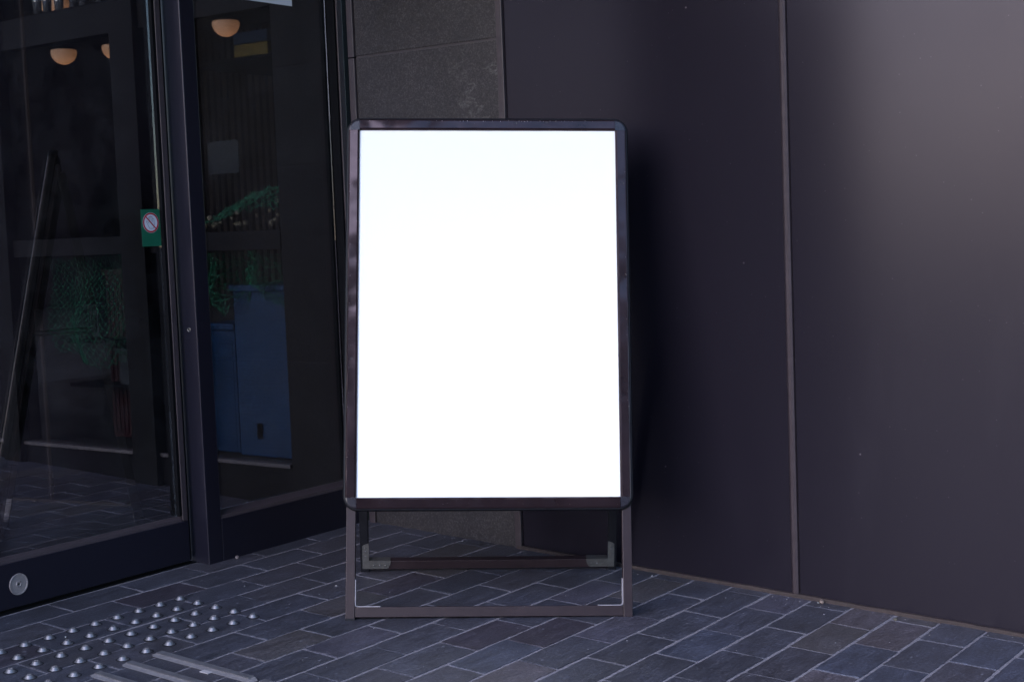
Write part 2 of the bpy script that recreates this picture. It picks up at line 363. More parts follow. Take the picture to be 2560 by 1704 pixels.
# ------------------------------------------------------------------ right wall: granite strip and satin metal cladding
sw = tag(empty("stone_wall", (0, 1.33, 0)), "dark speckled granite wall strip between the glass corner and the metal cladding", "stone wall")
def at(par, bm, name, mat, **k):
    for v in bm.verts: v.co -= par.location
    return link(name, bm, mat, par, **k)
for z0, z1 in ((-.06, .462), (.467, 1.032), (1.037, 1.317), (1.323, 1.79), (1.796, 2.9)):
    at(sw, mbox(-.141, .349, 1.332, 1.40, z0, z1, bev=.0012), "stone_slab", M_STONE)
bmj = bmesh.new(); box(bmj, -.141, .349, 1.3345, 1.39, -.05, 2.9)
at(sw, bmj, "joint_filler", simple("joint_filler", (.045, .036, .040), .7))
bmj = bmesh.new(); box(bmj, -.165, -.143, 1.326, 1.39, -.06, 1.318, bev=.002); box(bmj, -.165, -.143, 1.326, 1.39, 1.320, 2.9, bev=.002)
at(sw, bmj, "edge_trim", M_BROWN)
mw = tag(empty("metal_wall", (1, 1.33, 0)), "satin black sheet metal wall with a vertical bronze seam right of the sign", "metal wall")
at(mw, mbox(.3525, .3725, 1.322, 1.39, -.08, 2.9, bev=.002), "edge_trim", M_BROWN)
def panel(x0, x1, name="cladding_panel"):
    bm = bmesh.new(); n = 14; zs = [-.28, .6, 1.4, 2.2, 2.9]
    g = [[bm.verts.new((x0 + (x1 - x0) * i / n, 1.330 - .0012 * math.sin(math.pi * i / n) + .0006 * math.sin(3 * i + z), z)) for z in zs] for i in range(n + 1)]
    for i in range(n):
        for j in range(len(zs) - 1): bm.faces.new((g[i][j], g[i + 1][j], g[i + 1][j + 1], g[i][j + 1]))
    bmesh.ops.solidify(bm, geom=bm.faces[:], thickness=-.02)
    for v in bm.verts: v.co -= mw.location
    return link(name, bm, M_WALL, mw, smooth=False)
def smooth_panel(x0, x1):
    return at(mw, mbox(x0, x1, 1.330, 1.37, -.28, 2.9, bev=.0015), "cladding_panel", M_WALL)
smooth_panel(.374, 1.143); smooth_panel(1.163, 2.20); smooth_panel(2.22, 5.2)
for xc in (1.153, 2.21):
    bm = bmesh.new()
    prism(bm, [(-.0095, .012), (-.0095, .000), (-.0072, -.0035), (-.006, -.0015), (-.0045, -.0045), (.003, -.0060), (.0075, -.003), (.0088, .012)], -.28, 2.9, org=(xc, 1.330, 0))
    at(mw, bm, "seam_strip", M_BROWN)
# sealant bead on the ground line
bm = bmesh.new(); n = 300
for a, b in zip([.36 + 4.8 * k / n for k in range(n)], [.36 + 4.8 * (k + 1) / n for k in range(n)]):
    h = .0085 + .0015 * noise.noise(Vector((a * 14, 0, 0))); y = 1.3205 + .0012 * noise.noise(Vector((a * 9, 3, 0)))
    box(bm, a, b, y, 1.334, -.004, h)
o = link("base_sealant", bm, M_SEALANT); o.matrix_world = G; o.parent = mw; o.matrix_parent_inverse = Matrix.Translation(mw.location).inverted()

# ------------------------------------------------------------------ left wall: fixed light with post
fw = tag(empty("fixed_window", (-.2, 1, 0)), "fixed dark framed glass panel between the black corner post and the granite", "window")
at(fw, mbox(-.250, -.180, .735, .783, -.02, 2.05, bev=.0022), "corner_post", M_FRAME)
at(fw, mbox(-.248, -.180, .7835, 1.326, -.02, .119, bev=.0015), "bottom_rail", M_FRAME)
bm = bmesh.new(); prism(bm, [(-.214, .119), (-.181, .1192), (-.1835, .127), (-.209, .136), (-.214, .136)], .7835, 1.306, axes=((1, 0, 0), (0, 0, 1), (0, 1, 0)))
at(fw, bm, "glazing_bead", M_BROWN)
at(fw, mbox(-.230, -.1815, 1.3065, 1.329, .1195, 2.05, bev=.002), "side_stile", M_BROWN)
at(fw, mbox(-.219, -.186, 1.3000, 1.3062, .1365, 2.05), "gasket", M_BLACK)
at(fw, mbox(-.222, -.214, .7835, 1.300, .137, 2.05), "pane", M_GLASS2)
bm = bmesh.new(); lathe(bm, [(.0058, 0), (.0058, .0016), (.0048, .002), (.0032, .0012), (.0030, -.001)], 20, Matrix.Translation((-.207, .735, .607)) @ Matrix.Rotation(R(90), 4, 'X'))
at(fw, bm, "keyhole_ring", M_ZINC)
bm = bmesh.new(); lathe(bm, [(.0028, 0), (.0028, .0014)], 16, Matrix.Translation((-.207, .735, .607)) @ Matrix.Rotation(R(90), 4, 'X'))
at(fw, bm, "keyhole", M_BLACK)
ws = link("white_notice", mbox(-.2138, -.2130, .86, 1.165, 1.452, 1.75), simple("white_paper", (.75, .75, .82), .7, 0, .03))
tag(ws, "white notice sheet stuck high on the fixed glass, cut off by the top edge", "notice")

# ------------------------------------------------------------------ sliding door
sdr = tag(empty("sliding_door", (-.24, .15, 0)), "dark framed glass sliding door with a round steel screw disc on its bottom rail", "sliding door")
at(sdr, mbox(-.262, -.225, -.62, .7135, .021, .124, bev=.002), "bottom_rail", M_FRAME)
bm = bmesh.new(); prism(bm, [(-.240, .1242), (-.2265, .1242), (-.229, .131), (-.236, .138), (-.240, .138)], -.60, .694, axes=((1, 0, 0), (0, 0, 1), (0, 1, 0)))
at(sdr, bm, "glazing_bead", M_BROWN)
at(sdr, mbox(-.262, -.2262, .697, .7135, .1243, 2.05, bev=.0015), "side_stile", M_BROWN)
at(sdr, mbox(-.260, -.2285, .6885, .6965, .1385, 2.05), "gasket", M_BLACK)
at(sdr, mbox(-.262, -.225, -.62, -.585, .1243, 2.05, bev=.0015), "side_stile", M_BROWN)
at(sdr, mbox(-.246, -.239, -.585, .688, .1385, 2.05), "pane", M_GLASS)
at(sdr, mbox(-.2598, -.229, .7140, .7200, .0215, 2.05), "edge_strip", M_BLACK)
bm = bmesh.new(); mx = Matrix.Translation((-.225, .208, .0725)) @ Matrix.Rotation(R(90), 4, 'Y')
lathe(bm, [(.0245, 0), (.0245, .0016), (.0235, .0024), (.0212, .0022), (.0208, .0013), (.0075, .0013), (.0068, .0022), (.0052, .0024), (.0040, .0012), (.0012, .0012)], 48, mx)
at(sdr, bm, "screw_disc", simple("disc_steel", (.30, .26, .26), .45, .3, .12, 90))
bm = bmesh.new(); lathe(bm, [(.0026, .0012), (.0024, .0018)], 6, mx); at(sdr, bm, "screw_socket", M_BLACK)
tr = link("door_track", mbox(-.262, -.226, -1.6, .733, -.02, .004), M_BLACK, mx=Matrix.Translation((0, 0, .010))); tag(tr, "black floor track in the shadow gap under the sliding door", "door track")
rw = link("granite_pier", mbox(-.45, -.18, -2.3, -.63, -.1, 2.05), M_STONE); tag(rw, "granite pier at the street end of the glazed front, left of the photo", "pier")
hd = link("door_header", mbox(-.6, -.16, -2.3, 1.40, 2.06, 2.16), M_FRAME); tag(hd, "dark metal fascia above the glazed front, above the photo", "fascia")
cn = link("shade_canopy", mbox(-.6, 1.60, -.75, 1.325, 2.30, 2.40, bev=.004), M_FRAME); tag(cn, "dark flat canopy added out of view to shade the entrance corner", "canopy")  # added overhead blocker, keeps sky light off the corner ground
up = link("upper_wall", mbox(-.16, 5.2, 1.33, 1.6, 2.902, 9), M_STONE); tag(up, "dark granite wall above the metal cladding, above the photo", "wall")

# sticker
st = tag(empty("warning_sticker", (-.2385, .6575, .8655)), "green sticker with a crossed out hand sign on the sliding door glass", "sticker")
def stk(bm, name, mat): return link(name, bm, mat, st)
A = ((0, 1, 0), (0, 0, 1), (1, 0, 0))
bm = bmesh.new(); prism(bm, [(-.0295, -.0455), (.0295, -.0455), (.0295, .0455), (-.0295, .0455)], 0, .0005, axes=A); stk(bm, "backing", simple("green_film", (.004, .10, .055), .45, 0, .08, 20))
cz = .0125
circ = lambda r, n=48: [(r * math.cos(2 * math.pi * k / n), cz + r * math.sin(2 * math.pi * k / n)) for k in range(n)]
bm = bmesh.new(); prism(bm, circ(.0252), .0005, .0007, axes=A); stk(bm, "white_disc", simple("white_ink", (.55, .58, .66), .5, 0, .03))
bm = bmesh.new()
def annulus(r0, r1, h0, h1):
    n = 48; a, b = circ(r0), circ(r1)
    for k in range(n): prism(bm, [a[k], a[(k + 1) % n], b[(k + 1) % n], b[k]], h0, h1, axes=A)
annulus(.0204, .0246, .0007, .0009)
d = .0147; w = .0012
prism(bm, [(-d - w, cz + d - w), (-d + w, cz + d + w), (d + w, cz - d + w), (d - w, cz - d - w)], .00095, .0011, axes=A)
stk(bm, "prohibition_ring", simple("red_ink", (.36, .008, .02), .5, 0, .05))
bm = bmesh.new()
hand = [[(500, 770), (424, 590), (420, 566), (440, 560), (492, 636)], [(490, 600), (487, 458), (502, 442), (516, 458), (516, 560)], [(519, 445), (535, 426), (550, 445), (555, 578)], [(557, 455), (573, 440), (587, 460), (590, 592)], [(592, 500), (612, 490), (628, 510), (632, 672), (606, 755), (592, 770), (500, 770)]]
for pl in hand:
    pp = [((x - 540) / 215 * .0245, cz - (y - 610) / 275 * .0245) for x, y in pl]
    for a, b in zip(pp, pp[1:]):
        a = Vector(a); b = Vector(b); dd = (b - a).normalized(); nn = Vector((-dd.y, dd.x)) * .00042; a = a - dd * .0003; b = b + dd * .0003
        prism(bm, [tuple(a - nn), tuple(b - nn), tuple(b + nn), tuple(a + nn)], .0007, .0008, axes=A)
stk(bm, "hand_outline", simple("navy_ink", (.01, .01, .04), .5, 0, .05))

# ------------------------------------------------------------------ inside: shop window partition across the passage
ip = tag(empty("inner_shopfront", (-1.2, 1.33, 0)), "dark framed inner shop window seen through the glass, net and crates behind it", "shopfront")
for a, b, d_ in ((-1.86, -1.765, .02), (-1.165, -1.05, .02), (-2.75, -2.66, .02)):
    at(ip, mbox(a, b, 1.33 - d_, 1.40, -.05, 2.6, bev=.002), "mullion", M_INFR)
for a, b in ((-2.66, -1.86), (-1.765, -1.165), (-1.05, -.47)):
    at(ip, mbox(a, b, 1.332, 1.39, .795, .853, bev=.002), "middle_rail", M_INFR)
    at(ip, mbox(a, b, 1.332, 1.39, 1.50, 1.60, bev=.002), "top_rail", M_INFR)
    at(ip, mbox(a, b, 1.336, 1.39, -.05, .143), "kick_panel", M_BLACK)
    at(ip, mbox(a, b, 1.326, 1.39, .1435, .155, bev=.001), "ledge_strip", simple("pale_ledge", (.07, .06, .06), .5))
    at(ip, mbox(a, b, 1.352, 1.358, .1555, .795), "pane", M_GLASS3)
    at(ip, mbox(a, b, 1.352, 1.358, .853, 1.5), "pane", M_GLASS3)
    at(ip, mbox(a, b, 1.352, 1.358, 1.6, 2.6), "pane", M_GLASS3)
iw = link("inner_wall", mbox(-.469, -.262, 1.335, 1.5, -.05, 2.9), M_INFR); tag(iw, "dark wall inside the glass beside the inner shop window", "wall")
bm = bmesh.new()
box(bm, -9, -.3, 1.41, 9, .10, .138); box(bm, -9, -.26, 8.9, 9.1, .14, 3.0); box(bm, -9.2, -9, 1.4, 9, -.1, 3.0); box(bm, -.25, -.2, 1.5, 9, .14, 3.0)
x = -9
rm = link("shop_room", bm, M_DARKIN); tag(rm, "dim brown room inside the shop lit by hanging lamps", "room")
bm = bmesh.new(); box(bm, -9.2, -.62, .6, 9.1, 3.0, 3.1); cl = link("ceiling", bm, M_DARKIN); cl["kind"] = "structure"
bm = bmesh.new()
for k in range(90): box(bm, -9 + k * .095, -9 + k * .095 + .05, 8.84, 8.898, .2, 2.95)
sl = link("slatted_screen", bm, simple("slats", (.035, .022, .018), .7)); tag(sl, "brown vertical slat screen on the far wall inside the shop", "screen")

# pendants
M_SHADE = emit("lamp_shade_glow", (1.0, .43, .18), .34)
_n, _l = M_SHADE.node_tree.nodes, M_SHADE.node_tree.links
_t = _n.new("ShaderNodeTexCoord"); _s = _n.new("ShaderNodeSeparateXYZ"); _l.new(_t.outputs["Generated"], _s.inputs[0])
_l.new(ramp(_n, _l, _s.outputs[2], [(0, .46), (.35, .30), (1, .15)]).outputs[0], _n["Principled BSDF"].inputs["Emission Strength"])
def pendant(px, py, depth, dia, lab):
    d = Vector([sum(RB[r][c] * v for r, v in enumerate(((px - 1280) / 3639.9, (py - 852) / 3639.9, 1))) for c in range(3)])
    p = CB + d * depth
    t = tag(empty("pendant_lamp", (round(p.x, 2), round(p.y, 2), round(p.z, 2))), lab, "pendant lamp", "glowing hemispherical pendant lamps inside the shop")
    bm = bmesh.new(); r = dia / 2
    lathe(bm, [(r * math.sin(a) + 1e-4, -r * .98 * math.cos(a)) for a in [k * math.pi / 2 / 10 for k in range(11)]] + [(r * .96, .012)], 28); link("lamp_shade", bm, M_SHADE, t, smooth=True)
    bm = bmesh.new(); lathe(bm, [(r * .97, .012), (r * .3, .03), (.012, .06), (.012, .10)], 20); link("lamp_cap", bm, M_BLACK, t)
    bm = bmesh.new(); seg(bm, (0, 0, .1), (0, 0, 2.99 - t.location.z), .004, 6); link("cord", bm, M_BLACK, t)
pendant(160, 132, 9.6, .168, "glowing orange pendant lamp above the left pane, lowest on the left")
pendant(286, 117, 9.9, .168, "glowing orange pendant lamp half hidden by the door frame column")
pendant(565, 59, 9.0, .170, "glowing orange pendant lamp seen through the fixed glass, right of the door post")
pendant(133, 8, 7.5, .150, "amber pendant lamp behind the hanging glasses at the top left corner")

# nets
def net(name, f, nu, nv, r, mat, jit=.004, seed=1):
    bm = bmesh.new(); rg = random.Random(seed)
    P = [[Vector(f(i / nu, j / nv)) + Vector([rg.uniform(-jit, jit) for _ in range(3)]) for j in range(nv + 1)] for i in range(nu + 1)]
    for i in range(nu + 1):
        for j in range(nv + 1):
            if (i + j) % 2: continue
            for di, dj in ((1, 1), (1, -1)):
                a, b = i + di, j + dj
                if 0 <= a <= nu and 0 <= b <= nv:
                    p, q = P[i][j], P[a][b]; m_ = p.lerp(q, .5) + Vector((rg.uniform(-jit, jit), rg.uniform(-jit, jit), -jit)) * .5
                    seg(bm, p, m_, r, 3); seg(bm, m_, q, r, 3)
    return link(name, bm, mat)
M_NET = simple("green_net", (.006, .24, .11), .6, 0, .2, 30)
o = net("draped_net", lambda u, v: (-1.73 + .46 * u + .03 * v * (1 - 2 * u) * .5, 1.44 + .05 * math.sin(u * 9) * v + .02 * math.sin(v * 7), .79 - .34 * v - .03 * math.sin(u * 3.1) * v + .012 * math.sin(u * 17) * v), 42, 26, .0011, M_NET, .0045)
tag(o, "fine green fishing net hanging below the rail behind the sliding door glass", "net")
o = net("heaped_net", lambda u, v: (-1.02 + .44 * u, 1.44 + .12 * v, .862 + .02 * v + (.115 * math.sin(min(1, .12 + u * .9) * 1.75) ** 2) * (1 - .0 * v) * (.25 + .75 * math.sin(math.pi * (.12 + .55 * v)))), 26, 16, .0013, M_NET, .008, 2)
tag(o, "green net heaped over cork floats on the ledge behind the fixed glass", "net")
def tang(u, v):
    L_ = .10 + .10 * math.sin(u * 4.2 + .5) ** 2 + (.25 if .52 < u < .62 else 0)
    return (-.99 + .42 * u + (.03 * math.sin(v * 8)), 1.43 + .04 * math.sin(u * 14) + .03 * v, .79 - L_ * v)
o = net("tangled_net", tang, 34, 20, .0012, M_NET, .010, 4)
tag(o, "tangled green net dangling below the rail in front of the blue crate", "net")
# corks on the heap
rg = random.Random(9); M_CORK = simple("cork", (.30, .25, .16), .8, 0, .4, 60)
for k in range(26):
    bm = bmesh.new(); bmesh.ops.create_icosphere(bm, subdivisions=1, radius=rg.uniform(.006, .011))
    for v in bm.verts: v.co *= rg.uniform(.8, 1.2)
    u = rg.random(); o = link("cork_float", bm, M_CORK); o.location = (-.96 + .36 * u, 1.45 + rg.uniform(0, .05), .868 + rg.random() * .06 * (.4 + u))
    tag(o, "small pale cork float caught in the heaped green net", "float", "cork floats in the heaped net")
# blue crate, red box, grey boxes, paper, yellow box
def ribbed(name, x0, x1, y0, y1, z0, z1, mat, lab, cat, ribs=22, horiz=True):
    t = tag(empty(name, ((x0 + x1) / 2, y0, z0)), lab, cat)
    at(t, mbox(x0, x1, y0, y1, z0, z1, bev=.004), "body", mat)
    bm = bmesh.new()
    for k in range(ribs):
        if horiz:
            z = z0 + .02 + (z1 - z0 - .05) * k / ribs; box(bm, x0 + .01, x1 - .01, y0 - .004, y0 - .0005, z, z + (z1 - z0) / ribs * .45)
        else:
            x = x0 + .01 + (x1 - x0 - .02) * k / ribs; box(bm, x, x + (x1 - x0) / ribs * .45, y0 - .004, y0 - .0005, z0 + .02, z1 - .03)
    at(t, bm, "ribs", mat)
    at(t, mbox(x0 - .008, x1 + .008, y0 - .010, y1 + .008, z1 - .0, z1 + .02, bev=.003), "rim", mat)
    return t
M_BLUE = simple("blue_plastic", (.002, .055, .16), .45, 0, .2, 6)
b1 = ribbed("blue_crate", -.83, -.56, 1.47, 1.85, .142, .665, M_BLUE, "tall ribbed blue plastic crate behind the lower fixed glass", "crate", 40)
at(b1, mbox(-.745, -.722, 1.462, 1.4655, .20, .25), "handle_slot", M_BLACK)
b2 = ribbed("blue_crate", -1.02, -.865, 1.50, 1.85, .142, .54, M_BLUE, "narrower blue plastic crate left of the tall ribbed one", "crate", 30)
b3 = ribbed("red_box", -1.62, -1.49, 1.60, 1.85, .142, .72, simple("dark_red", (.05, .005, .008), .5, 0, .3, 8), "dark red upright box behind the hanging net", "box", 5, False)
b4 = ribbed("grey_crate", -1.47, -1.20, 1.52, 1.58, .34, .45, simple("grey_plastic", (.035, .038, .045), .5), "low grey crate standing right of the dark red box", "crate", 4)
b5 = ribbed("grey_crate", -1.42, -1.22, 1.52, 1.58, .50, .60, simple("pale_grey_plastic", (.05, .055, .065), .5), "pale grey crate on top of the low grey crate", "crate", 4)
b6 = ribbed("grey_crate", -1.68, -1.62, 1.56, 1.62, .50, .60, simple("pale_grey_plastic2", (.045, .05, .06), .5), "small pale grey crate left of the dark red box", "crate", 3)
for zz in (.485, .33):
    s_ = link("stock_shelf", mbox(-1.72, -1.19, 1.50, 1.95, zz, zz + .012), M_BLACK); tag(s_, "thin black shelf under the " + ("pale grey crates" if zz > .4 else "low grey crate"), "shelf")
o = link("wall_notice", mbox(-.89, -.753, 1.452, 1.455, 1.035, 1.137), simple("grey_paper", (.03, .034, .036), .7, 0, .3, 14)); tag(o, "grey paper notice hanging behind the fixed glass above the net", "notice")
o = link("yellow_box", mbox(-.905, -.752, 1.60, 1.75, 1.40, 1.452, bev=.004), simple("yellow_card", (.30, .20, .03), .6, 0, .3, 20)); tag(o, "dull yellow box on a high shelf behind the fixed glass", "box")
o = link("blue_box", mbox(-.905, -.752, 1.60, 1.75, 1.4525, 1.49, bev=.004), simple("navy_card", (.02, .05, .10), .6)); tag(o, "flat navy box on top of the dull yellow box", "box")
o = link("high_shelf", mbox(-1.04, -.5, 1.52, 1.95, 1.385, 1.399), M_BLACK); tag(o, "black high shelf carrying the yellow and navy boxes", "shelf")
# glass tumblers on a rack at the top left
M_CLEAR = simple("bright_glass", (.55, .55, .58), .12, .7, .5, 40)
rk = link("glass_rack", mbox(-1.80, -1.2, 1.42, 1.60, 1.617, 1.626), M_BLACK); tag(rk, "black rack shelf with glass tumblers at the top left", "shelf")
for k, (x, h) in enumerate(((-1.72, .10), (-1.665, .10), (-1.60, .075), (-1.52, .10), (-1.47, .09), (-1.38, .05), (-1.32, .07))):
    bm = bmesh.new(); lathe(bm, [(.014, 0), (.018, h), (.0165, h), (.0125, .004)], 18, cap=False); bm.faces.new([v for v in bm.verts][:18][::-1])
    o = link("glass_tumbler", bm, M_CLEAR, smooth=True); o.location = (x, 1.46, 1.627)
    tag(o, "glass tumbler standing on the rack shelf at the top left of the door glass", "tumbler", "glass tumblers on the rack")

# ------------------------------------------------------------------ the A-frame sign
SG = G @ Matrix.Translation((.6804, .7709, 0)) @ Matrix.Rotation(.655836, 4, 'Z')
sign = tag(empty("pavement_sign", mx=SG), "blank white poster A-frame pavement sign in a black snap frame", "pavement sign")
TILT = .24064
TF = Matrix.Rotation(.00485, 4, 'Y') @ Matrix.Rotation(-TILT, 4, 'X')      # front plane: local x across, z up the plane, -y outwards
TFL = TF
def fr(bm, name, mat, par=sign, smooth=False):
    for v in bm.verts: v.co = TF @ v.co
    return link(name, bm, mat, par, smooth=smooth)
PW, PH, S0, XO = .58996, .84227, .26873, -.0011
x0, x1, z0, z1 = XO - PW / 2, XO + PW / 2, S0, S0 + PH
fr(mbox(x0 - .012, x1 + .012, .0005, .0025, z0 - .012, z1 + .012), "poster", M_POSTER)
fr(mbox(x0 - .015, x1 + .015, .0035, .012, z0 - .015, z1 + .015), "backboard", M_BLACK)
FWD = .0255
def snap(a, b, horiz, edge, sgn, nm):
    """snap profile along an edge: inner lip at 0 rising to a ridge, flat face, rounded outer shoulder"""
    bm = bmesh.new(); pr = [(0, .0008), (.0, -.0022), (.0014, -.0045), (.0045, -.0075), (FWD - .004, -.0068), (FWD - .0018, -.0058), (FWD, -.003), (FWD, .006), (0, .006)]
    n = 40
    rings = []
    for k in range(n + 1):
        t = a + (b - a) * k / n; w = .00025 * noise.noise(Vector((t * 6, edge * 5, 1.3)))
        rings.append([bm.verts.new((edge + sgn * p[0], p[1] + w, t) if not horiz else (t, p[1] + w, edge + sgn * p[0])) for p in pr])
    for A_, B_ in zip(rings, rings[1:]):
        for k in range(len(pr)): bm.faces.new((A_[k], A_[(k + 1) % len(pr)], B_[(k + 1) % len(pr)], B_[k]))
    bm.faces.new(rings[0]); bm.faces.new(rings[-1][::-1])
    return fr(bm, nm, M_SIGN)
snap(x0 + .0006, x1 - .0006, True, z1, 1, "snap_rail"); snap(x0 + .0006, x1 - .0006, True, z0, -1, "snap_rail")
snap(z0 + .0004, z1 - .0004, False, x0, -1, "snap_rail"); snap(z0 + .0004, z1 - .0004, False, x1, 1, "snap_rail")
# dark rounded outer rim
def rrect(w, h, r, n=10):
    P_ = []
    for cx_, cz_, a0 in ((w - r, h - r, 0), (-w + r, h - r, 90), (-w + r, -h + r, 180), (w - r, -h + r, 270)):
        for k in range(n + 1): a = R(a0 + 90 * k / n); P_.append((cx_ + r * math.cos(a), cz_ + r * math.sin(a)))
    return P_
xc, zc = (x0 + x1) / 2, (z0 + z1) / 2; RIM = .0305
bm = bmesh.new(); rings = []
for off, y in ((FWD - .0008, -.0035), (FWD + .0020, -.0030), (RIM - .001, .0), (RIM, .004), (RIM, .015), (RIM - .003, .018), (FWD - .004, .018)):
    pts_ = rrect(PW / 2 + off, PH / 2 + off, off + .004, 10)
    rings.append([bm.verts.new((xc + p[0], y, zc + p[1])) for p in pts_])
for A_, B_ in zip(rings + [rings[-1]], rings[1:]):
    for k in range(len(A_)): bm.faces.new((A_[k], A_[(k + 1) % len(A_)], B_[(k + 1) % len(A_)], B_[k]))
fr(bm, "outer_rim", M_RIM, smooth=False)
# corner caps
M_CAP = simple("corner_cap_plastic", (.018, .015, .022), .28, .1, .12, 30)
for sx, sz in ((1, 1), (-1, 1), (-1, -1), (1, -1)):
    bm = bmesh.new(); ex, ez = (x1 if sx > 0 else x0), (z1 if sz > 0 else z0)
    for ring_i, (f_, y_) in enumerate(((1, .005), (1, -.004), (.93, -.0068))):
        pass
    q = [(0, 0), (FWD - .001, 0)] + [((FWD - .001) * math.cos(R(a)), (FWD - .001) * math.sin(R(a))) for a in range(9, 90, 9)] + [(0, FWD - .001)]
    lv = []
    for f_, y_ in ((1, .005), (1, -.0035), (.95, -.0060), (.86, -.0068)):
        lv.append([bm.verts.new((ex + sx * p[0] * f_, y_, ez + sz * p[1] * f_)) for p in q])
    for A_, B_ in zip(lv, lv[1:]):
        for k in range(len(q)): bm.faces.new((A_[k], A_[(k + 1) % len(q)], B_[(k + 1) % len(q)], B_[k]))
    bm.faces.new(lv[-1]); bm.faces.new(lv[0][::-1])
    fr(bm, "corner_cap", M_CAP)
# front legs
LW = .3185
for s in (-1, 1):
    a, b = sorted((s * LW, s * (LW - .0205)))
    fr(mbox(a, b, .006, .030, -.003, 1.10, bev=.0012), "leg", M_LEG)
    fr(mbox(a - .0006, b + .0006, .0055, .0306, -.0035, .004), "foot_cap", M_RIM)
fr(mbox(-(LW - .0208), LW - .0208, .008, .028, .006, .0285, bev=.001), "crossbar", M_LEG)
for s in (-1, 1):
    bm = bmesh.new(); xi = LW - .0208
    xa, xb = sorted((s * xi, s * (xi - .0014))); box(bm, xa, xb, .0075, .0275, .034, .088)
    xa, xb = sorted((s * (xi - .004), s * (xi - .056))); box(bm, xa, xb, .0075, .0275, .0287, .0300)
    for k in range(5):
        a0, a1 = R(k * 18), R((k + 1) * 18); c_ = xi - .0046, .0346
        p0 = (s * (c_[0] + .0046 * math.cos(a0)), c_[1] - .0052 * math.sin(a0)); p1 = (s * (c_[0] + .0046 * math.cos(a1)), c_[1] - .0052 * math.sin(a1))
        p2 = (s * (c_[0] + .0034 * math.cos(a1)), c_[1] - .0040 * math.sin(a1)); p3 = (s * (c_[0] + .0034 * math.cos(a0)), c_[1] - .0040 * math.sin(a0))
        prism(bm, [p0, p1, p2, p3], .0075, .0275, axes=((1, 0, 0), (0, 0, 1), (0, 1, 0)))
    fr(bm, "corner_bracket", simple("bright_bracket", (.45, .42, .45), .3, .3, .05))
# back leg frame
hinge = TF @ Vector((0, .035, 1.08)); foot = Vector((0, .424, 0)); dv = hinge - foot; ang = -math.atan2(dv.y, dv.z); HL = dv.length
TB = Matrix.Translation(foot) @ Matrix.Rotation(ang, 4, 'X')
def bk(bm, name, mat):
    for v in bm.verts: v.co = TB @ v.co
    return link(name, bm, mat, sign)
BO = .003
for s in (-1, 1):
    a, b = sorted((s * LW + BO, s * (LW - .0205) + BO)); bk(mbox(a, b, -.012, .012, 0, HL, bev=.0012), "back_leg", M_LEGB if False else M_RIM)
bk(mbox(-(LW - .0208) + BO, LW - .0208 + BO, -.012, .012, .008, .030, bev=.001), "back_crossbar", M_LEG)
bk(mbox(-(LW - .0208) + BO, LW - .0208 + BO, -.011, .011, HL - .02, HL, bev=.001), "back_crossbar", M_RIM)
for s in (-1, 1):
    xi = LW - .0055; bm = bmesh.new()
    q = [(xi, .0105), (xi, .069), (xi - .003, .0725), (xi - .0165, .0775), (xi - .0165, .030), (xi - .0705, .030), (xi - .0685, .020), (xi - .064, .0125), (xi - .059, .0105)]
    q = [(s * x + BO, z) for x, z in q]
    prism(bm, q, -.0145, -.0123, axes=((1, 0, 0), (0, 0, 1), (0, 1, 0)))
    xa, xb = sorted((s * (xi - .0165) + BO, s * (xi - .069) + BO)); box(bm, xa, xb, -.0145, .010, .0302, .0316)
    br = bk(bm, "corner_bracket", M_ZINC)
    for rx, rz, mm in ((.008, .065, 0), (.008, .057, 1), (.008, .042, 0), (.028, .019, 0), (.043, .0195, 1), (.057, .019, 0)):
        b2_ = bmesh.new(); lathe(b2_, [(.0024 if not mm else .0018, 0), (.0022 if not mm else .0016, .0012), (.001, .0016)], 14, Matrix.Translation((s * (xi - rx) + BO, -.0145, rz)) @ Matrix.Rotation(R(90), 4, 'X'))
        for v in b2_.verts: v.co = TB @ v.co
        o = link("rivet", b2_, M_STEEL if mm else M_ZINC, br)
# folding stays between front and back frames, high up behind the panel
for s in (-1, 1):
    bm = bmesh.new(); a = TF @ Vector((s * .300, .02, .62)); b = TB @ Vector((s * .300, 0, .60)); seg(bm, a, b, .004, 6); link("stay", bm, M_RIM, sign)
# dents and chips on the frame
M_CHIP = simple("bare_metal_chip", (.32, .28, .27), .5, .3)
rg = random.Random(12); bm = bmesh.new()
def chip(x, z, r):
    n = 6; a0 = rg.random() * 6
    prism(bm, [(x + r * rg.uniform(.5, 1) * math.cos(a0 + k * 6.283 / n), z + r * .7 * rg.uniform(.5, 1) * math.sin(a0 + k * 6.283 / n)) for k in range(n)], .0066, .0078, axes=((1, 0, 0), (0, 0, 1), (0, -1, 0)))
for k in range(34): chip(rg.uniform(-.02, .2) if k < 18 else rg.uniform(-.28, .28), z1 + FWD - rg.uniform(.0035, .006), rg.uniform(.0005, .0011))
for k in range(16): chip(x0 - FWD + rg.uniform(.004, .007), rg.uniform(z0, z1 - .1), rg.uniform(.0004, .0010))
for k in range(12): chip(x1 + FWD - rg.uniform(.004, .007), rg.uniform(z0, z1), rg.uniform(.0004, .0009))
for k in range(10): chip(rg.uniform(x0, x1), z0 - rg.uniform(.004, .018), rg.uniform(.0003, .0008))
fr(bm, "paint_chips", M_CHIP)
bm = bmesh.new()
for (x, z) in ((x1 + .008, z1 - .128), (x1 + .0155, z1 - .126), (x0 - .0065, z1 - .215), (x0 - .014, z1 - .53), (x0 + .055, z1 + .010), (x0 + .61 * PW, z1 + .016), (x0 + .73 * PW, z1 + .018)):
    lathe(bm, [(.0031, 0), (.0028, .0003), (.0012, -.0002)], 14, Matrix.Translation((x, -.0072, z)) @ Matrix.Rotation(R(90), 4, 'X'))
fr(bm, "dents", simple("dent", (.015, .011, .014), .35, .3))

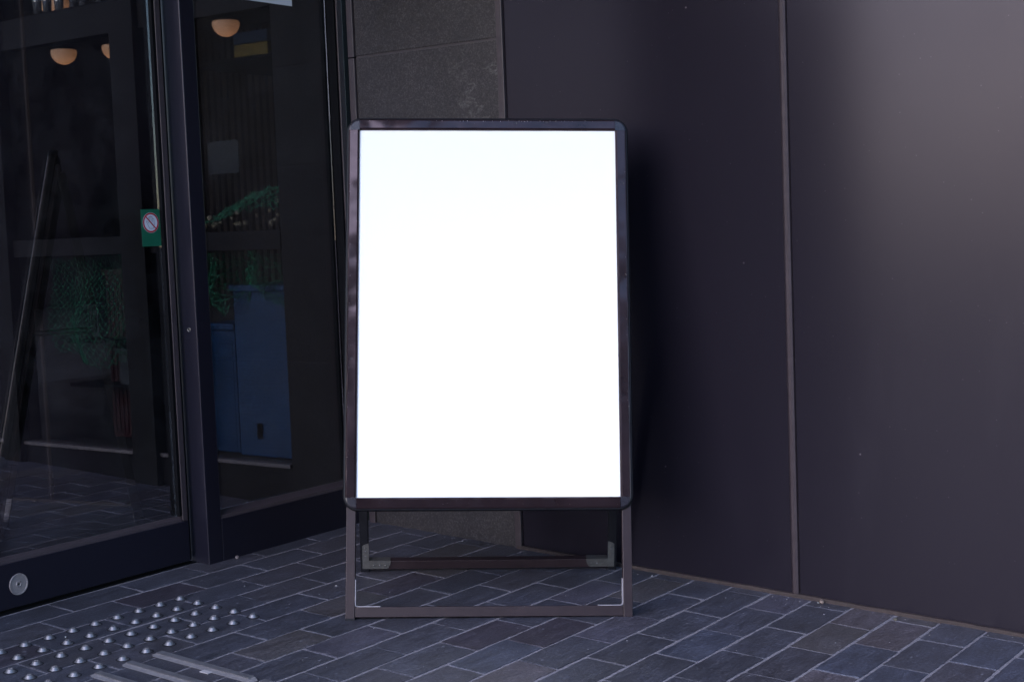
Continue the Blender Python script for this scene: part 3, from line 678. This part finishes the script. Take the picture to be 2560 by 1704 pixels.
# ------------------------------------------------------------------ debris
def pebble(x, y, r, col, lab, cat="pebble", name="pebble", flat=.6):
    bm = bmesh.new(); bmesh.ops.create_icosphere(bm, subdivisions=2, radius=r)
    for v in bm.verts: v.co *= 1 + .35 * noise.noise(v.co * 300 / (r * 200) + Vector((x * 9, y * 7, 0))); v.co.z = v.co.z * flat + r * flat * .7
    o = link(name, bm, simple("pebble_stone", col, .7, 0, .5, 200)); o.matrix_world = G @ Matrix.Translation((x, y, 0)); tag(o, lab, cat)
pebble(1.226, 1.312, .006, (.20, .15, .125), "pale crumpled bit of litter at the foot of the metal wall, right of the seam", "litter", "litter_scrap", .8)
pebble(1.219, 1.308, .003, (.2, .2, .2), "tiny pale crumb beside the crumpled litter by the seam", "crumb", "crumb")
pebble(1.411, 1.286, .0045, (.10, .09, .07), "tan pebble on a brown paver near the metal wall")
pebble(1.578, 1.326, .0030, (.2, .16, .15), "small pinkish pebble on the sealant line of the metal wall")
pebble(1.601, 1.324, .0028, (.25, .16, .13), "rightmost small orange pebble on the sealant line of the metal wall")
pebble(-.170, .820, .0055, (.14, .115, .115), "whitish pebble against the base of the fixed window frame", flat=.9)
pebble(.789, 1.291, .0020, (.45, .45, .45), "bright white crumb on the joint behind the sign's right leg", "crumb", "crumb")
pebble(.217, .776, .0030, (.35, .33, .33), "pale curled scrap on the pavers left of the sign", "litter", "litter_scrap", .3)
pebble(.020, .146, .0022, (.45, .45, .45), "bright white crumb between two rows of steel studs", "crumb", "crumb")
rg = random.Random(21); 
bm = bmesh.new()
for k in range(420):
    x, y = rg.uniform(-.15, 2.6), rg.uniform(-.6, 1.31)
    if rg.random() < .3: y = 1.31 - abs(rg.gauss(0, .02))
    r = rg.uniform(.0003, .0011) * (1.3 if rg.random() < .1 else 1)
    d_ = bmesh.ops.create_icosphere(bm, subdivisions=1, radius=r)
    for v in d_['verts']: v.co = Vector((v.co.x * rg.uniform(.7, 1.6) + x, v.co.y + y, v.co.z * .6 + .0012))
gr = link("grit", bm, simple("grit", (.34, .33, .35), .8, 0, .5, 400)); gr.matrix_world = G; gr["kind"] = "stuff"

# ------------------------------------------------------------------ the street behind the camera (what lights and reflects)
def facade(name, x0, x1, y, z1, mat, lab, depth=3):
    t = tag(empty(name, ((x0 + x1) / 2, y, -.3)), lab, "building")
    at(t, mbox(x0, x1, y - depth, y, 2.9, z1), "upper_wall", mat)
    at(t, mbox(x0, x1, y - depth, y - .3, -.3, 2.899), "shop_floor", M_DARKIN)
    n = max(1, int((x1 - x0) / 2.2))
    for k in range(n + 1):
        xx = x0 + (x1 - x0 - .5) * k / n; at(t, mbox(xx, xx + .5, y - .299, y - .01, -.3, 2.899), "pier", mat)
    for k in range(n):
        for zz in (4, 7):
            if zz + 1.6 < z1:
                xx = x0 + (x1 - x0) * (k + .3) / n; at(t, mbox(xx, xx + 1.0, y - .05, y + .02, zz, zz + 1.6), "window", M_FRAME)
facade("street_building", 5.0, 13, -9, 6, simple("pale_concrete", (.42, .40, .42), .8), "pale concrete building across the street, behind the photographer")
facade("street_building", 14, 26, -9.5, 8, simple("grey_render", (.25, .24, .26), .8), "grey rendered building across the street, behind the photographer")
gw = link("horizon_blocker", mbox(-16, 5, -27.3, -27, -.4, 1.5), simple("plum_render", (.10, .085, .11), .8)); tag(gw, "low dark plum wall added behind the camera to hide the horizon from reflections", "wall")  # unseen wall added to keep the yellow horizon out of the panel sheen
facade("street_building", -30, -17, -8, 9, simple("white_render", (.6, .58, .6), .8), "white rendered building across the street, behind the photographer to the left")
